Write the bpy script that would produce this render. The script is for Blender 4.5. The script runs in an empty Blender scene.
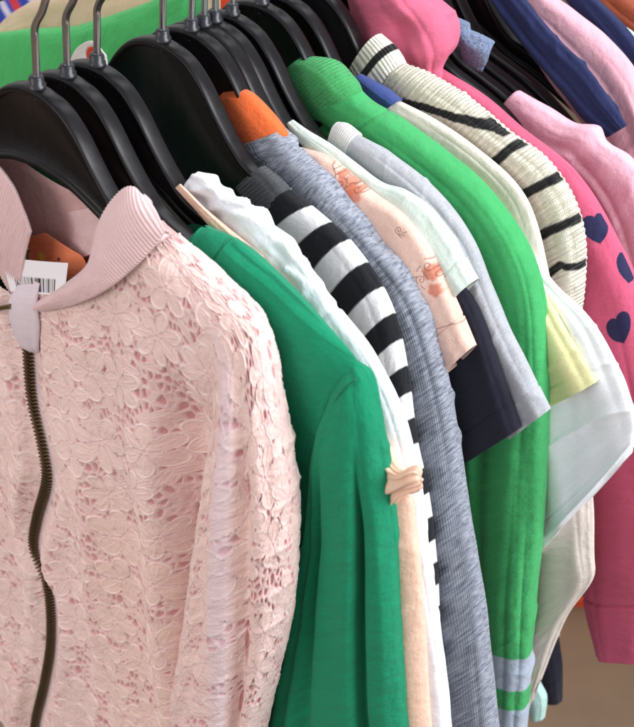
import bpy, math, random
import numpy as np
from mathutils import Matrix, Vector

random.seed(7)
scene = bpy.context.scene
COL = scene.collection
CM = 0.01

# ------------------------------------------------------------------ camera
F = 1300.0                       # focal length in photo pixels
TH, RO = math.radians(35), math.radians(3)
CAM = np.array([0, 0, 1.35])
fw = np.array([0, math.cos(TH), -math.sin(TH)])
rt = np.array([1., 0, 0]); up = np.cross(rt, fw)
rt2 = rt*math.cos(RO)+up*math.sin(RO); up2 = up*math.cos(RO)-rt*math.sin(RO)
def ray(x, y): return fw+rt2*(x-317)/F+up2*(363.5-y)/F
cam_d = bpy.data.cameras.new('camera'); cam = bpy.data.objects.new('camera', cam_d); COL.objects.link(cam)
cam_d.sensor_fit = 'HORIZONTAL'; cam_d.sensor_width = 36; cam_d.lens = F/634*36
cam_d.clip_start = 0.02; cam_d.clip_end = 50
cam_d.dof.use_dof = True; cam_d.dof.focus_distance = 0.64; cam_d.dof.aperture_fstop = 18
m = Matrix.Identity(4)
for i in range(3):
    m[i][0] = rt2[i]; m[i][1] = up2[i]; m[i][2] = -fw[i]; m[i][3] = CAM[i]
cam.matrix_world = m
scene.camera = cam

# ------------------------------------------------------------------ the rail and the hanging planes
RAZ = math.radians(37)
RR = np.array([math.sin(RAZ), math.cos(RAZ), 0])        # along the rail, away from the camera
r0 = ray(37, 86); P0 = CAM + r0/np.linalg.norm(r0)*0.60  # crest of the first hanger
Z = np.array([0, 0, 1.])

class Plane:
    """the vertical plane one garment hangs in: u to the wearer's side, v up, w out of the front (cm)"""
    def __init__(s, dist, az=40, off=0, md=0):
        s.md = md
        a = math.radians(az)
        s.N = -np.array([math.sin(a), math.cos(a), 0]); s.W = np.array([math.cos(a), -math.sin(a), 0])
        s.O = P0+RR*dist*CM+s.W*off*CM
    def uv(s, x, y, w=0):
        r = ray(x, y); o = s.O+s.N*w*CM-CAM
        p = r*(o@s.N)/(r@s.N)-o
        return np.array([p@s.W/CM, p[2]/CM])
    def pt(s, u, v, w):
        """world offset from the origin O (array ok)"""
        u, v, w = np.broadcast_arrays(np.asarray(u, float), np.asarray(v, float), np.asarray(w, float))
        return (u[..., None]*s.W+v[..., None]*Z+w[..., None]*s.N)*CM

# ------------------------------------------------------------------ small numeric helpers
def sn(x, y, seed, f=1.0, n=5):
    rg = np.random.RandomState(seed); o = 0
    for i in range(n):
        a = rg.uniform(0, 2*math.pi); k = f*rg.uniform(.6, 1.6); p = rg.uniform(0, 6.28, 3)
        o = o+np.sin(k*(x*math.cos(a)+y*math.sin(a))+p[0]+.9*np.sin(k*.7*(y*math.cos(a)-x*math.sin(a))+p[1]))
    return o/n*1.3
def cr(P, n):
    """catmull-rom through rows of P, n samples, roughly even"""
    P = np.asarray(P, float)
    if len(P) == 2: 
        t = np.linspace(0, 1, n)[:, None]; return P[0]*(1-t)+P[1]*t
    d = np.maximum(np.linalg.norm(np.diff(P[:, :min(4, P.shape[1])], axis=0), axis=1), 1e-3)**.9
    T = np.r_[0, np.cumsum(d)]
    M = np.zeros_like(P)
    for i in range(len(P)):
        a, b = max(i-1, 0), min(i+1, len(P)-1)
        M[i] = (P[b]-P[a])/(T[b]-T[a])
    t = np.linspace(0, T[-1], n); k = np.clip(np.searchsorted(T, t, side='right')-1, 0, len(P)-2)
    h = (T[k+1]-T[k])[:, None]; s = ((t-T[k])/(T[k+1]-T[k]))[:, None]
    return ((2*s**3-3*s**2+1)*P[k]+(s**3-2*s**2+s)*h*M[k]+(-2*s**3+3*s**2)*P[k+1]+(s**3-s**2)*h*M[k+1])
def sstep(a, b, x): t = np.clip((x-a)/(b-a), 0, 1); return t*t*(3-2*t)
def seg_dist(px, py, poly):
    d = np.full(np.shape(px), 1e9)
    for (a, b), (c, e) in zip(poly[:-1], poly[1:]):
        vx, vy = c-a, e-b; L = vx*vx+vy*vy+1e-9
        t = np.clip(((px-a)*vx+(py-b)*vy)/L, 0, 1)
        d = np.minimum(d, np.hypot(px-a-t*vx, py-b-t*vy))
    return d

def grid_mesh(name, X, mat, parent=None, closed=False, UV=None, Col=None, cap=(False, False), loc=None):
    """X: rows x cols x 3 points"""
    n, k = X.shape[:2]; V = X.reshape(-1, 3)
    I = np.arange(n*k).reshape(n, k)
    if closed:
        J = np.concatenate([I, I[:, :1]], 1)
    else: J = I
    Fq = np.stack([J[:-1, :-1], J[:-1, 1:], J[1:, 1:], J[1:, :-1]], -1).reshape(-1, 4)
    me = bpy.data.meshes.new(name)
    caps = []
    if closed and cap[0]: caps.append(I[0][::-1])
    if closed and cap[1]: caps.append(I[-1])
    nl = Fq.size+sum(len(c) for c in caps)
    me.vertices.add(len(V)); me.vertices.foreach_set('co', V.astype(np.float32).ravel())
    me.loops.add(nl); li = np.concatenate([Fq.ravel()]+caps) if caps else Fq.ravel()
    me.loops.foreach_set('vertex_index', li.astype(np.int32))
    me.polygons.add(len(Fq)+len(caps))
    st = np.concatenate([np.arange(len(Fq))*4, [Fq.size+sum(len(x) for x in caps[:i]) for i in range(len(caps))]]).astype(np.int32)
    me.polygons.foreach_set('loop_start', st)
    me.update(calc_edges=True)
    if UV is None:
        UV = np.stack(np.meshgrid(np.arange(k)*.1, np.arange(n)*.1), -1)
    Ul = UV.reshape(-1, 2)[li].copy()
    if closed:                                    # the seam column continues instead of wrapping
        q = Ul[:Fq.size].reshape(n-1, k, 4, 2); step = (UV[:, -1, 0]-UV[:, 0, 0])/(k-1)
        q[:, -1, 1, 0] = UV[:-1, -1, 0]+step[:-1]; q[:, -1, 2, 0] = UV[1:, -1, 0]+step[1:]
    uvl = me.uv_layers.new(name='UVMap'); uvl.data.foreach_set('uv', Ul.astype(np.float32).ravel())
    if Col is not None:
        a = me.color_attributes.new('Col', 'FLOAT_COLOR', 'POINT')
        c = np.ones((len(V), 4), np.float32); c[:, :3] = Col.reshape(-1, 3); a.data.foreach_set('color', c.ravel())
    me.polygons.foreach_set('use_smooth', np.ones(len(me.polygons), bool))
    me.materials.append(mat); me.update()
    o = bpy.data.objects.new(name, me); COL.objects.link(o)
    if parent: o.parent = parent
    if loc is not None: o.location = loc
    return o

def empty(name, label, cat, loc, group=None):
    o = bpy.data.objects.new(name, None); COL.objects.link(o); o.location = loc; o.empty_display_size = .02
    o['label'] = label; o['category'] = cat
    if group: o['group'] = group
    return o
def tag(o, label, cat, group=None):
    o['label'] = label; o['category'] = cat
    if group: o['group'] = group

# ------------------------------------------------------------------ materials
def lin(r, g, b):
    f = lambda c: ((c/255+.055)/1.055)**2.4 if c > 10 else c/255/12.92
    return np.array([f(r), f(g), f(b)])
class NT:
    def __init__(s, name):
        s.m = bpy.data.materials.new(name); s.m.use_nodes = True; s.t = s.m.node_tree; s.N = s.t.nodes; s.L = s.t.links
        s.b = s.N['Principled BSDF']
    def n(s, t, **k):
        o = s.N.new(t)
        for a, v in k.items():
            if hasattr(o, a): setattr(o, a, v)
            else: o.inputs[a].default_value = v
        return o
    def l(s, a, b): s.L.new(a, b)
    def math(s, op, a, b=None):
        o = s.N.new('ShaderNodeMath'); o.operation = op
        for i, q in enumerate((a, b)):
            if q is None: continue
            if isinstance(q, (int, float)): o.inputs[i].default_value = q
            else: s.l(q, o.inputs[i])
        return o.outputs[0]
def fabric(name, color=None, dark=None, weave='jersey', wscale=1.0, bump=.35, rough=.88, mel=0.0, sheen=.10, ribp=.25, ms=(1.3, 11, 1), mscale=1.6):
    """cloth: UV is in cm. colour from the mesh's own Col attribute when color is None"""
    q = NT(name)
    uv = q.n('ShaderNodeUVMap'); sx = q.n('ShaderNodeSeparateXYZ'); q.l(uv.outputs[0], sx.inputs[0])
    if color is None:
        base = q.n('ShaderNodeAttribute', attribute_name='Col').outputs['Color']
    else:
        c = q.n('ShaderNodeRGB'); c.outputs[0].default_value = (*color, 1); base = c.outputs[0]
    # soft colour variation
    n1 = q.n('ShaderNodeTexNoise', Scale=.6, Detail=4.0); q.l(uv.outputs[0], n1.inputs['Vector'])
    mr = q.n('ShaderNodeMapRange'); q.l(n1.outputs[0], mr.inputs[0]); mr.inputs[3].default_value = .86; mr.inputs[4].default_value = 1.1
    mp = q.n('ShaderNodeMapping'); q.l(uv.outputs[0], mp.inputs[0])
    fac = mr.outputs[0]
    n2 = q.n('ShaderNodeTexNoise', Scale=9.0, Detail=3.0); q.l(uv.outputs[0], n2.inputs['Vector'])
    m2 = q.n('ShaderNodeMapRange'); q.l(n2.outputs[0], m2.inputs[0]); m2.inputs[3].default_value = .93; m2.inputs[4].default_value = 1.07
    fac = q.math('MULTIPLY', fac, m2.outputs[0])
    mul = q.n('ShaderNodeVectorMath', operation='SCALE'); q.l(base, mul.inputs[0]); q.l(fac, mul.inputs['Scale'])
    out = mul.outputs[0]
    if mel:
        mp.inputs['Scale'].default_value = ms
        n3 = q.n('ShaderNodeTexNoise', Scale=mscale, Detail=6.0, Roughness=.65); q.l(mp.outputs[0], n3.inputs['Vector'])
        r3 = q.n('ShaderNodeMapRange'); q.l(n3.outputs[0], r3.inputs[0]); r3.inputs[1].default_value = .38; r3.inputs[2].default_value = .66
        mx = q.n('ShaderNodeMix', data_type='RGBA'); q.l(r3.outputs[0], mx.inputs[0])
        q.l(out, mx.inputs[6]); mx.inputs[7].default_value = (*dark, 1)
        f = q.math('MULTIPLY', r3.outputs[0], mel); q.l(f, mx.inputs[0]); out = mx.outputs[2]
    q.l(out, q.b.inputs['Base Color'])
    # the thread structure
    u, v = sx.outputs[0], sx.outputs[1]
    tp = 2*math.pi
    def wave(x, per): return q.math('SINE', q.math('MULTIPLY', x, tp/per))
    if weave == 'rib':
        h = q.math('ADD', q.math('MULTIPLY', wave(u, ribp), 1.0), q.math('MULTIPLY', wave(v, .09), .15))
    elif weave == 'ribv':
        h = q.math('ADD', q.math('MULTIPLY', wave(v, ribp), 1.0), q.math('MULTIPLY', wave(u, .09), .15))
    elif weave == 'knit':
        a = q.math('ABSOLUTE', wave(u, ribp)); w = q.math('ADD', v, q.math('MULTIPLY', a, ribp*.35))
        h = q.math('ADD', a, q.math('MULTIPLY', wave(w, ribp*.55), .6))
    else:
        h = q.math('MULTIPLY', q.n('ShaderNodeTexNoise', Scale=30.0, Detail=2.0).outputs[0], 1.0)
    nz = q.n('ShaderNodeTexNoise', Scale=14.0, Detail=5.0, Roughness=.7); q.l(uv.outputs[0], nz.inputs['Vector'])
    h = q.math('ADD', h, q.math('MULTIPLY', nz.outputs[0], 1.6))
    nw = q.n('ShaderNodeTexNoise', Scale=1.3, Detail=4.0); q.l(uv.outputs[0], nw.inputs['Vector'])
    h = q.math('ADD', h, q.math('MULTIPLY', nw.outputs[0], 9.0))
    bp = q.n('ShaderNodeBump', Strength=min(1, bump*1.3), Distance=.0006); q.l(h, bp.inputs['Height']); q.l(bp.outputs[0], q.b.inputs['Normal'])
    q.b.inputs['Roughness'].default_value = rough
    q.b.inputs['Sheen Weight'].default_value = sheen; q.b.inputs['Sheen Roughness'].default_value = .5
    q.b.inputs['Specular IOR Level'].default_value = .25
    return q.m
def simple(name, color, rough=.5, metal=0, spec=.5, bump=0, var=.1, bs=40):
    q = NT(name)
    tc = q.n('ShaderNodeTexCoord'); nz = q.n('ShaderNodeTexNoise', Scale=float(bs), Detail=5.0); q.l(tc.outputs['Object'], nz.inputs['Vector'])
    mr = q.n('ShaderNodeMapRange'); q.l(nz.outputs[0], mr.inputs[0]); mr.inputs[3].default_value = 1-var; mr.inputs[4].default_value = 1+var
    c = q.n('ShaderNodeRGB'); c.outputs[0].default_value = (*color, 1)
    mu = q.n('ShaderNodeVectorMath', operation='SCALE'); q.l(c.outputs[0], mu.inputs[0]); q.l(mr.outputs[0], mu.inputs['Scale'])
    q.l(mu.outputs[0], q.b.inputs['Base Color'])
    r2 = q.n('ShaderNodeMapRange'); q.l(nz.outputs[0], r2.inputs[0]); r2.inputs[3].default_value = max(rough-.08, 0); r2.inputs[4].default_value = min(rough+.12, 1)
    q.l(r2.outputs[0], q.b.inputs['Roughness'])
    q.b.inputs['Metallic'].default_value = metal; q.b.inputs['Specular IOR Level'].default_value = spec
    if bump:
        bp = q.n('ShaderNodeBump', Strength=bump, Distance=.0004); q.l(nz.outputs[0], bp.inputs['Height']); q.l(bp.outputs[0], q.b.inputs['Normal'])
    return q.m

M = {}
M['plastic'] = simple('black_plastic', (.006, .005, .006), .30, spec=.26, bump=.3, bs=160, var=.3)
M['socket'] = simple('black_socket', (.014, .015, .02), .3)
M['steel'] = simple('hook_steel', (.62, .64, .68), .22, metal=1, bs=60)
M['brass'] = simple('zip_bronze', (.24, .18, .11), .32, metal=.9)
M['attr'] = fabric('painted_jersey')
M['attr_knit'] = fabric('painted_knit', weave='ribv', ribp=.2, bump=.7)
M['lace'] = fabric('lace_cotton', bump=.45, sheen=.15)

# ------------------------------------------------------------------ lofted cloth
def fold_default(seed, amp):
    def f(ph, v, t):
        a = amp*(.35+.65*sstep(0, .6, t))
        rg = np.random.RandomState(seed*7+3); cre = 0
        for i in range(4):      # limp cloth: long sharp valleys that wander, start and stop
            p0 = rg.uniform(.25, 2.7); w_ = rg.uniform(.07, .15); on = .5+.5*np.sin(v*rg.uniform(.15, .4)+rg.uniform(0, 6))
            d_ = ph-p0-.16*np.sin(v*rg.uniform(.1, .25)+rg.uniform(0, 6))
            cre = cre-on*np.exp(-np.abs(d_/w_)**1.5)+.45*on*np.exp(-((d_-.2)/.13)**2)
        x = v*1.15+ph*rg.uniform(-1.2, 1.2)+1.6*sn(ph*1.5, v*.6, seed+40, .8)
        cross = (1-np.abs(np.sin(x)))**3*sstep(.1, .9, sn(ph*1.3, v*.35, seed+41, .9))
        cre = (cre*.55+1.3*cross)*sstep(.03, .2, t)*amp
        return a*(np.sin(3*ph+1.3*np.sin(v*.18+seed)+seed)*.45+np.sin(7*ph+1.7*np.sin(v*.13+seed*2)+seed*3)*.3)+amp*.5*sn(ph*2.2, v*.55, seed, .9)+.28*amp*sn(ph*3, v*1.0, seed+20, 1.7)+cre
    return f
def loft(pl, name, rows, mat, parent, th=.8, amp=.12, seed=1, n=None, k=150, opening=0., hem=None, col=None,
         disp=None, mirror=False, w0=0., sq=.75, uv_rows=False, capped=True, offc=0.):
    """rows: (xl,yl,xr,yr[,thickness[,w]]) edges of the cloth seen in the hanging plane -> closed tube"""
    R = []
    for r in rows:
        a = np.array(r[:2]) if uv_rows else pl.uv(r[0], r[1], offc); b = np.array(r[2:4]) if uv_rows else pl.uv(r[2], r[3], offc)
        R.append([*a, *b, r[4] if len(r) > 4 else th, r[5] if len(r) > 5 else w0])
    R = np.array(R)
    c0 = (R[:, :2]+R[:, 2:4])/2
    length = np.linalg.norm(np.diff(c0, axis=0), axis=1).sum()
    if n is None: n = int(min(420, max(24, length/.12)))
    S = cr(R, n)
    c = (S[:, :2]+S[:, 2:4])/2; h = (S[:, 2:4]-S[:, :2])/2
    v = np.r_[0, np.cumsum(np.linalg.norm(np.diff(c, axis=0), axis=1))]
    ph = np.linspace(0, 2*math.pi, k, endpoint=False)
    PH, V = np.meshgrid(ph, v); T = V/v[-1]
    cs = np.sign(np.cos(PH))*np.abs(np.cos(PH))**sq; si = np.sign(np.sin(PH))*np.abs(np.sin(PH))**sq
    hl = np.linalg.norm(h, axis=1)
    D = fold_default(seed, amp)(PH, V, T)
    if hem: 
        for hv in hem:      # stitched hem: groove then a slightly raised band, measured from the end
            e = v[-1]-V; D = D-.07*np.exp(-((e-hv)/.05)**2)+.035*sstep(hv+.05, hv-.05, e)
    if disp: D = D+disp(PH, V, T, v[-1])
    th_ = S[:, 4][:, None]
    # cloth gathers: at an open start or end keep section
    U = c[:, 0:1]+h[:, 0:1]*cs*(1+D/np.maximum(hl[:, None], .3)*.8)
    Vv = c[:, 1:2]+h[:, 1:2]*cs*(1+D/np.maximum(hl[:, None], .3)*.8)
    Wd = S[:, 5][:, None]+si*(th_+D)
    # uv in cm
    per = 2*hl+2*S[:, 4]
    UVm = np.stack([np.broadcast_to(ph/(2*math.pi)*per.mean()*1.3, PH.shape), V], -1)
    C = None
    if col is not None: C = col(U, Vv, Wd, PH, V, v[-1])
    def rows_in(idx, steps):
        A = []
        cu, cv, cw = U[idx].mean(), Vv[idx].mean(), Wd[idx].mean()
        for (fac, back) in steps:
            i2 = idx-back if idx > 0 else idx+back
            du, dv = U[i2].mean()-cu, Vv[i2].mean()-cv
            A.append(np.stack([cu+du+(U[idx]-cu)*fac, cv+dv+(Vv[idx]-cv)*fac, cw+(Wd[idx]-cw)*fac], -1))
        return A
    G3 = np.stack([U, Vv, Wd], -1)
    end = []; start = []
    if opening > 0:
        kk = max(2, int(opening/max(v[1], .02)))
        end = rows_in(len(v)-1, [(.985, 0), (.95, 0), (.93, 1), (.9, kk//3+1), (.86, kk), (.3, kk)])
    elif capped:
        end = rows_in(len(v)-1, [(.97, 0), (.85, 0), (.5, 0), (.02, 0)])
    start = rows_in(0, [(.02, 0), (.5, 0), (.85, 0), (.97, 0)]) if capped else []
    G3 = np.concatenate([np.array(start).reshape(-1, k, 3), G3, np.array(end).reshape(-1, k, 3)], 0)
    def pad(A):
        return np.concatenate([np.repeat(A[:1], len(start), 0), A, np.repeat(A[-1:], len(end), 0)], 0)
    UVm = pad(UVm)
    if C is not None:
        C = pad(C)
        if opening > 0: C[-4:] *= .45  # shade inside the opening put into the colour
    if mirror: G3 = G3.copy(); G3[..., 0] *= -1; G3[..., 1] -= pl.md; G3 = G3[:, ::-1]; UVm = UVm[:, ::1]; C = C[:, ::-1] if C is not None else None
    return grid_mesh(name, pl.pt(G3[..., 0], G3[..., 1], G3[..., 2]), mat, parent, closed=True, UV=UVm, Col=C)

def body(pl, name, mat, parent, neck, shoulder, side, hem_v, T=1.0, seed=3, neck_drop=(4, 1.2), nx=220, ny=260, amp=.15, col=None, disp=None, hemcurve=None, lo=0., neckfn=None):
    """front and back sheets of a top hanging on its hanger; all in cm (u, v). shoulder: list from neck to tip, side: tip to hem"""
    sh = np.array(shoulder, float); sd = np.array(side, float)
    objs = []
    a = np.linspace(-1, 1, nx); t = np.linspace(0, 1, ny)**1.05
    A, Tt = np.meshgrid(a, t); aa = np.abs(A)
    nw = sh[0][0]; an = .36
    shs = cr(sh, 60); shl = np.r_[0, np.cumsum(np.linalg.norm(np.diff(shs, axis=0), axis=1))]; shl /= shl[-1]
    sds = cr(sd, 80); sdl = np.linspace(0, 1, 80)
    f = np.clip((aa-an)/(1-an), 0, 1)
    for s in (1, -1):
        if s < 0 and nx > 300:
            a = np.linspace(-1, 1, 160); t = np.linspace(0, 1, 200); A, Tt = np.meshgrid(a, t); aa = np.abs(A); f = np.clip((aa-an)/(1-an), 0, 1)
        drop = neck_drop[0] if s > 0 else neck_drop[1]
        x = np.clip(aa/an, 0, 1)
        tu = np.where(aa < an, nw*x, np.interp(f, shl, shs[:, 0]))
        if neckfn and s > 0: drop = neckfn(A)
        tv = np.where(aa < an, sh[0][1]-drop*(1-x**2.2), np.interp(f, shl, shs[:, 1]))
        wid = sds[-1][0]
        bu = aa*wid; bv = hem_v+0*aa
        if hemcurve is not None: bv = bv+hemcurve(A)
        su = np.interp(Tt, sdl, sds[:, 0]); sv = np.interp(Tt, sdl, sds[:, 1])
        lu = shs[-1][0]*(1-Tt)+wid*Tt; lv = shs[-1][1]*(1-Tt)+hem_v*Tt
        bl = aa**2.5
        U = tu*(1-Tt)+bu*Tt+bl*(su-lu); V = tv*(1-Tt)+bv*Tt+bl*(sv-lv)
        U = U*np.sign(A)
        edge = np.sqrt(np.clip(1-aa**6, 0, 1))
        dd = np.hypot(0, (tv-V)); top = np.where(aa < an, 1, 0)*0+1
        shr = np.sqrt(np.clip(1-(1-np.clip(dd/1.6, 0, 1))**2, 0, 1))
        open_ = sstep(an*1.06, an*.8, aa)
        prof = edge*(shr*(1-open_)+open_)
        W = s*(T*prof)+lo
        W = W+amp*(sn(U, V*.25, seed+s, .55)+.5*sn(U, V*.4, seed+5+s, 1.3))*prof*sstep(0, .35, Tt)*s
        if disp: W = W+disp(U, V, s)*prof
        V = V-pl.md*sstep(2, 6, -U)
        C = col(U, V, s) if col else None
        o = grid_mesh(name if s > 0 else name.replace('front', 'back'), pl.pt(U, V, W), mat, parent, UV=np.stack([U, V], -1), Col=C)
        objs.append(o)
    return objs

# ------------------------------------------------------------------ hangers
TOPC = np.array([(0, 0), (1, -.12), (2, -.5), (3, -1.35), (4, -2.6), (5, -3.7), (6, -4.5), (7.5, -5.0), (9, -5.5), (10.5, -6.2), (12, -7.1), (12.8, -7.7)])
BOTC = np.array([(0, -4.0), (2, -4.25), (4, -4.95), (6, -5.9), (8, -6.5), (10, -7.3), (12, -8.1), (12.8, -8.5)])
BOTD = BOTC.copy(); BOTD[:, 1] -= np.array([3.4, 3.3, 2.7, 1.6, 1.0, .5, .1, 0])
def hanger_mesh(BOT=BOTC):
    n = 121; u = np.linspace(-12.8, 12.8, n)
    top = cr(TOPC, 200); bot = cr(BOT, 200)
    tv = np.interp(np.abs(u), top[:, 0], top[:, 1]); bv = np.interp(np.abs(u), bot[:, 0], bot[:, 1])
    sec = [(-.18, 0), (.18, 0), (.38, .04), (.46, .14), (.46, .3), (.38, .42), (.2, .47), (.15, .55), (.15, 1e3), (.19, 1e3), (.3, 1e3), (.34, 1e3), (.3, 1e3), (.15, 1e3)]
    X = []
    for i in range(n):
        h = tv[i]-bv[i]
        right = [(.20, 0), (.36, .03), (.44, .11), (.45, .26), (.38, .38), (.22, .44), (.14, .50), (.14, h-.50), (.2, h-.42), (.32, h-.36), (.36, h-.2), (.3, h-.06), (.15, h)]
        pts = right+[(-a, b) for a, b in right[::-1]]
        X.append([(u[i], tv[i]-b, a) for a, b in pts])
    return np.array(X)
HX = hanger_mesh()
HANGER_PROTO = {}
def tube_pts(path, r, k=14):
    path = np.asarray(path, float); n = len(path)
    tan = np.gradient(path, axis=0); tan /= np.linalg.norm(tan, axis=1)[:, None]
    ref = np.array([0, 1., .01]); X = []
    for i in range(n):
        a = np.cross(tan[i], ref); a /= np.linalg.norm(a); b = np.cross(tan[i], a)
        th = np.linspace(0, 2*math.pi, k, endpoint=False)[:, None]
        rr = r[i] if hasattr(r, '__len__') else r
        X.append(path[i]+rr*(np.cos(th)*a+np.sin(th)*b))
    return np.array(X)
USED = []; deep_used = []
def hanger(dist, az, label, lean=0, deep=False):
    pl0 = Plane(0, 90)     # local frame: u -> x, v -> z, w -> -x ; built once, rotated per copy
    name = 'clothes_hanger'
    if not HANGER_PROTO:
        # local axes: x = u, z = v, y = -w
        X = np.stack([HX[..., 0], -HX[..., 2], HX[..., 1]], -1)*CM
        b = grid_mesh('hanger_body', X, M['plastic'], closed=True, cap=(True, True))
        hk = []
        for z in np.linspace(-.6, 3.2, 12): hk.append((0, 0, z))
        for t in np.linspace(-.15, 1.0, 26)[1:]:
            a = math.pi*(1.15-t*1.35); hk.append((2.0*math.cos(a)*-1-1.0+.85+0, 0, 5.0+2.0*math.sin(a)))
        # the wire swings sideways, then round over the rail
        P = [(0, 0, z) for z in np.linspace(-.6, 2.6, 10)]
        P += [(.15, 0, 3.0), (.55, 0, 3.6)]
        P += [(-.9+1.9*math.cos(a), 0, 5.0+1.9*math.sin(a)) for a in np.linspace(-.45, 3.35, 26)]
        P = cr(P, 70)
        h = grid_mesh('hook', tube_pts(np.array(P)*CM, .17*CM), M['steel'], closed=True, cap=(True, True))
        pr = [(.02, -.45), (.40, -.45), (.42, -.1), (.42, .1), (.34, .14), (.34, .42), (.28, .5), (.17, .5)]
        th = np.linspace(0, 2*math.pi, 24, endpoint=False)
        S = np.array([[(r*math.cos(t), r*math.sin(t), z) for t in th] for r, z in pr])*CM
        s = grid_mesh('hook_socket', S, M['socket'], closed=True, cap=(True, True))
        HANGER_PROTO.update(body=b, hook=h, sock=s)
        parts = [b, h, s]
        X = hanger_mesh(BOTD); X = np.stack([X[..., 0], -X[..., 2], X[..., 1]], -1)*CM
        HANGER_PROTO['deep'] = grid_mesh('hanger_body', X, M['plastic'], closed=True, cap=(True, True))
    else:
        parts = []
        for o in (HANGER_PROTO['deep' if deep and len(USED) else 'body'], HANGER_PROTO['hook'], HANGER_PROTO['sock']):
            if o is HANGER_PROTO['deep'] and not deep_used: deep_used.append(1); parts.append(o); continue
            c = o.copy(); COL.objects.link(c); parts.append(c)
    USED.append(1)
    parts[1].rotation_euler = (0, math.radians(random.uniform(2.5, 6)), 0)
    pl = Plane(dist, az)
    e = empty(name, label, 'hanger', pl.O, 'black hangers on the rail')
    e.rotation_euler = (0, lean, -math.radians(az))
    for p in parts: p.parent = e
    return e

# ------------------------------------------------------------------ colour functions
def flat(c, jit=.04, seed=1):
    c = np.array(c)
    def f(U, V, W, PH, VV, L):
        g = 1+jit*sn(U, V, seed, .8)
        return g[..., None]*c
    return f
def mix(a, b, m): return a*(1-m[..., None])+b*m[..., None]

GREEN = lin(10, 140, 95)
HANG = {}
def garment(name, label, cat, dist, az=40, group=None):
    md = (0 if dist < 3 else 2.2) if dist < 7 else 4.5
    pl = Plane(dist, az, md=md); e = empty(name, label, cat, pl.O, group); return pl, e

# ============================================================ 1  pink lace jacket
exec_lace = True
def lace(U, V, seed=5):
    """cut-work lace: flowers with corded petals over leaves, small slots between. returns height (cm), hole mask"""
    rg = np.random.RandomState(seed)
    u0, u1, v0, v1 = U.min(), U.max(), V.min(), V.max()
    H = np.zeros(U.shape); hole = np.ones(U.shape)
    # background bars between worley cells
    def worley(sc, sd):
        r2 = np.random.RandomState(sd); F1 = np.full(U.shape, 9.); F2 = np.full(U.shape, 9.)
        gx, gy = U/sc, V/sc*.55; ix, iy = np.floor(gx).astype(int), np.floor(gy).astype(int)
        tab = r2.rand(64, 64, 2)
        for a in (-1, 0, 1):
            for b in (-1, 0, 1):
                j = tab[(ix+a) % 64, (iy+b) % 64]
                d = np.hypot(ix+a+j[..., 0]-gx, iy+b+j[..., 1]-gy)
                F2 = np.where(d < F1, F1, np.minimum(F2, d)); F1 = np.minimum(F1, d)
        return F2-F1
    wo = worley(.34, seed)
    hole = sstep(.34, .46, wo+.04*sn(U, V, seed+9, 1.5)); H = .04*sstep(.32, .1, wo)
    wu = U+.12*sn(U, V, seed, 1.1); wv = V+.12*sn(U, V, seed+1, 1.1)
    def stamp(cx, cy, R, n, rot, kind):
        nonlocal H, hole
        ok = (np.abs(wu-cx) < R*1.1) & (np.abs(wv-cy) < R*1.1)
        if not ok.any(): return
        x = wu[ok]-cx; y = wv[ok]-cy
        if kind == 'flower':
            r = np.hypot(x, y); th = np.arctan2(y, x)-rot
            lob = np.abs(np.cos(n*th/2)); rho = R*(.34+.66*lob**.62)
            q = r/rho
            ins = sstep(1.03, .98, q)
            outl = np.exp(-((q-.93)*rho/.048)**2)
            cell = ((th*n/(2*math.pi)+.5) % 1)-.5           # across each petal
            vein = np.exp(-(cell*2*math.pi/n*r/.035)**2)*sstep(.25, .4, r/R)*sstep(.95, .7, q)
            v2 = .5*np.exp(-((np.abs(cell)*2*math.pi/n*r-.16*R*np.sin(np.clip(r/R, 0, 1)*3.1))/.03)**2)*sstep(.3, .45, r/R)*sstep(.9, .7, q)
            between = np.exp(-((.5-np.abs(cell))*2*math.pi/n*r/.05)**2)*sstep(.95, .5, q)
            cen = np.exp(-((r-.16)/.05)**2)
            hh = .045+.065*outl+.032*vein+.02*v2-.04*between+.04*cen
            hs = np.clip(between*sstep(.62, .7, q)*sstep(.9, .8, q)*1.2-.35, 0, 1)*(rot > 2.5)
        else:
            c, s = math.cos(rot), math.sin(rot); a = (x*c+y*s)/R; b = (-x*s+y*c)/R
            q = np.abs(b)/(.36*np.clip(1-a*a, 0.0001, 1)**.8+1e-3); q = np.where(np.abs(a) > 1, 9, q)
            ins = sstep(1.05, .95, q); outl = np.exp(-((q-.85)*.36*R/.05)**2)
            vein = np.exp(-(b*R/.035)**2)
            hh = .032+.035*outl+.02*vein; hs = np.zeros_like(q)
        H[ok] = H[ok]*(1-ins)+hh*ins; hole[ok] = hole[ok]*(1-ins)+hs*ins
    # leaves
    area = (u1-u0)*(v1-v0)
    for i in range(int(area*.75)):
        stamp(rg.uniform(u0, u1), rg.uniform(v0, v1), rg.uniform(.5, .8), 0, rg.uniform(0, 3.14), 'leaf')
    pts = []
    for i in range(int(area*6)):
        p = rg.uniform(u0, u1), rg.uniform(v0, v1)
        if all((p[0]-a)**2+(p[1]-b)**2 > 2.45**2 for a, b in pts): pts.append(p)
    for p in pts: stamp(p[0], p[1], rg.uniform(1.4, 1.95), rg.choice([5, 6, 7]), rg.uniform(0, 6.28), 'flower')
    return H, hole
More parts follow.
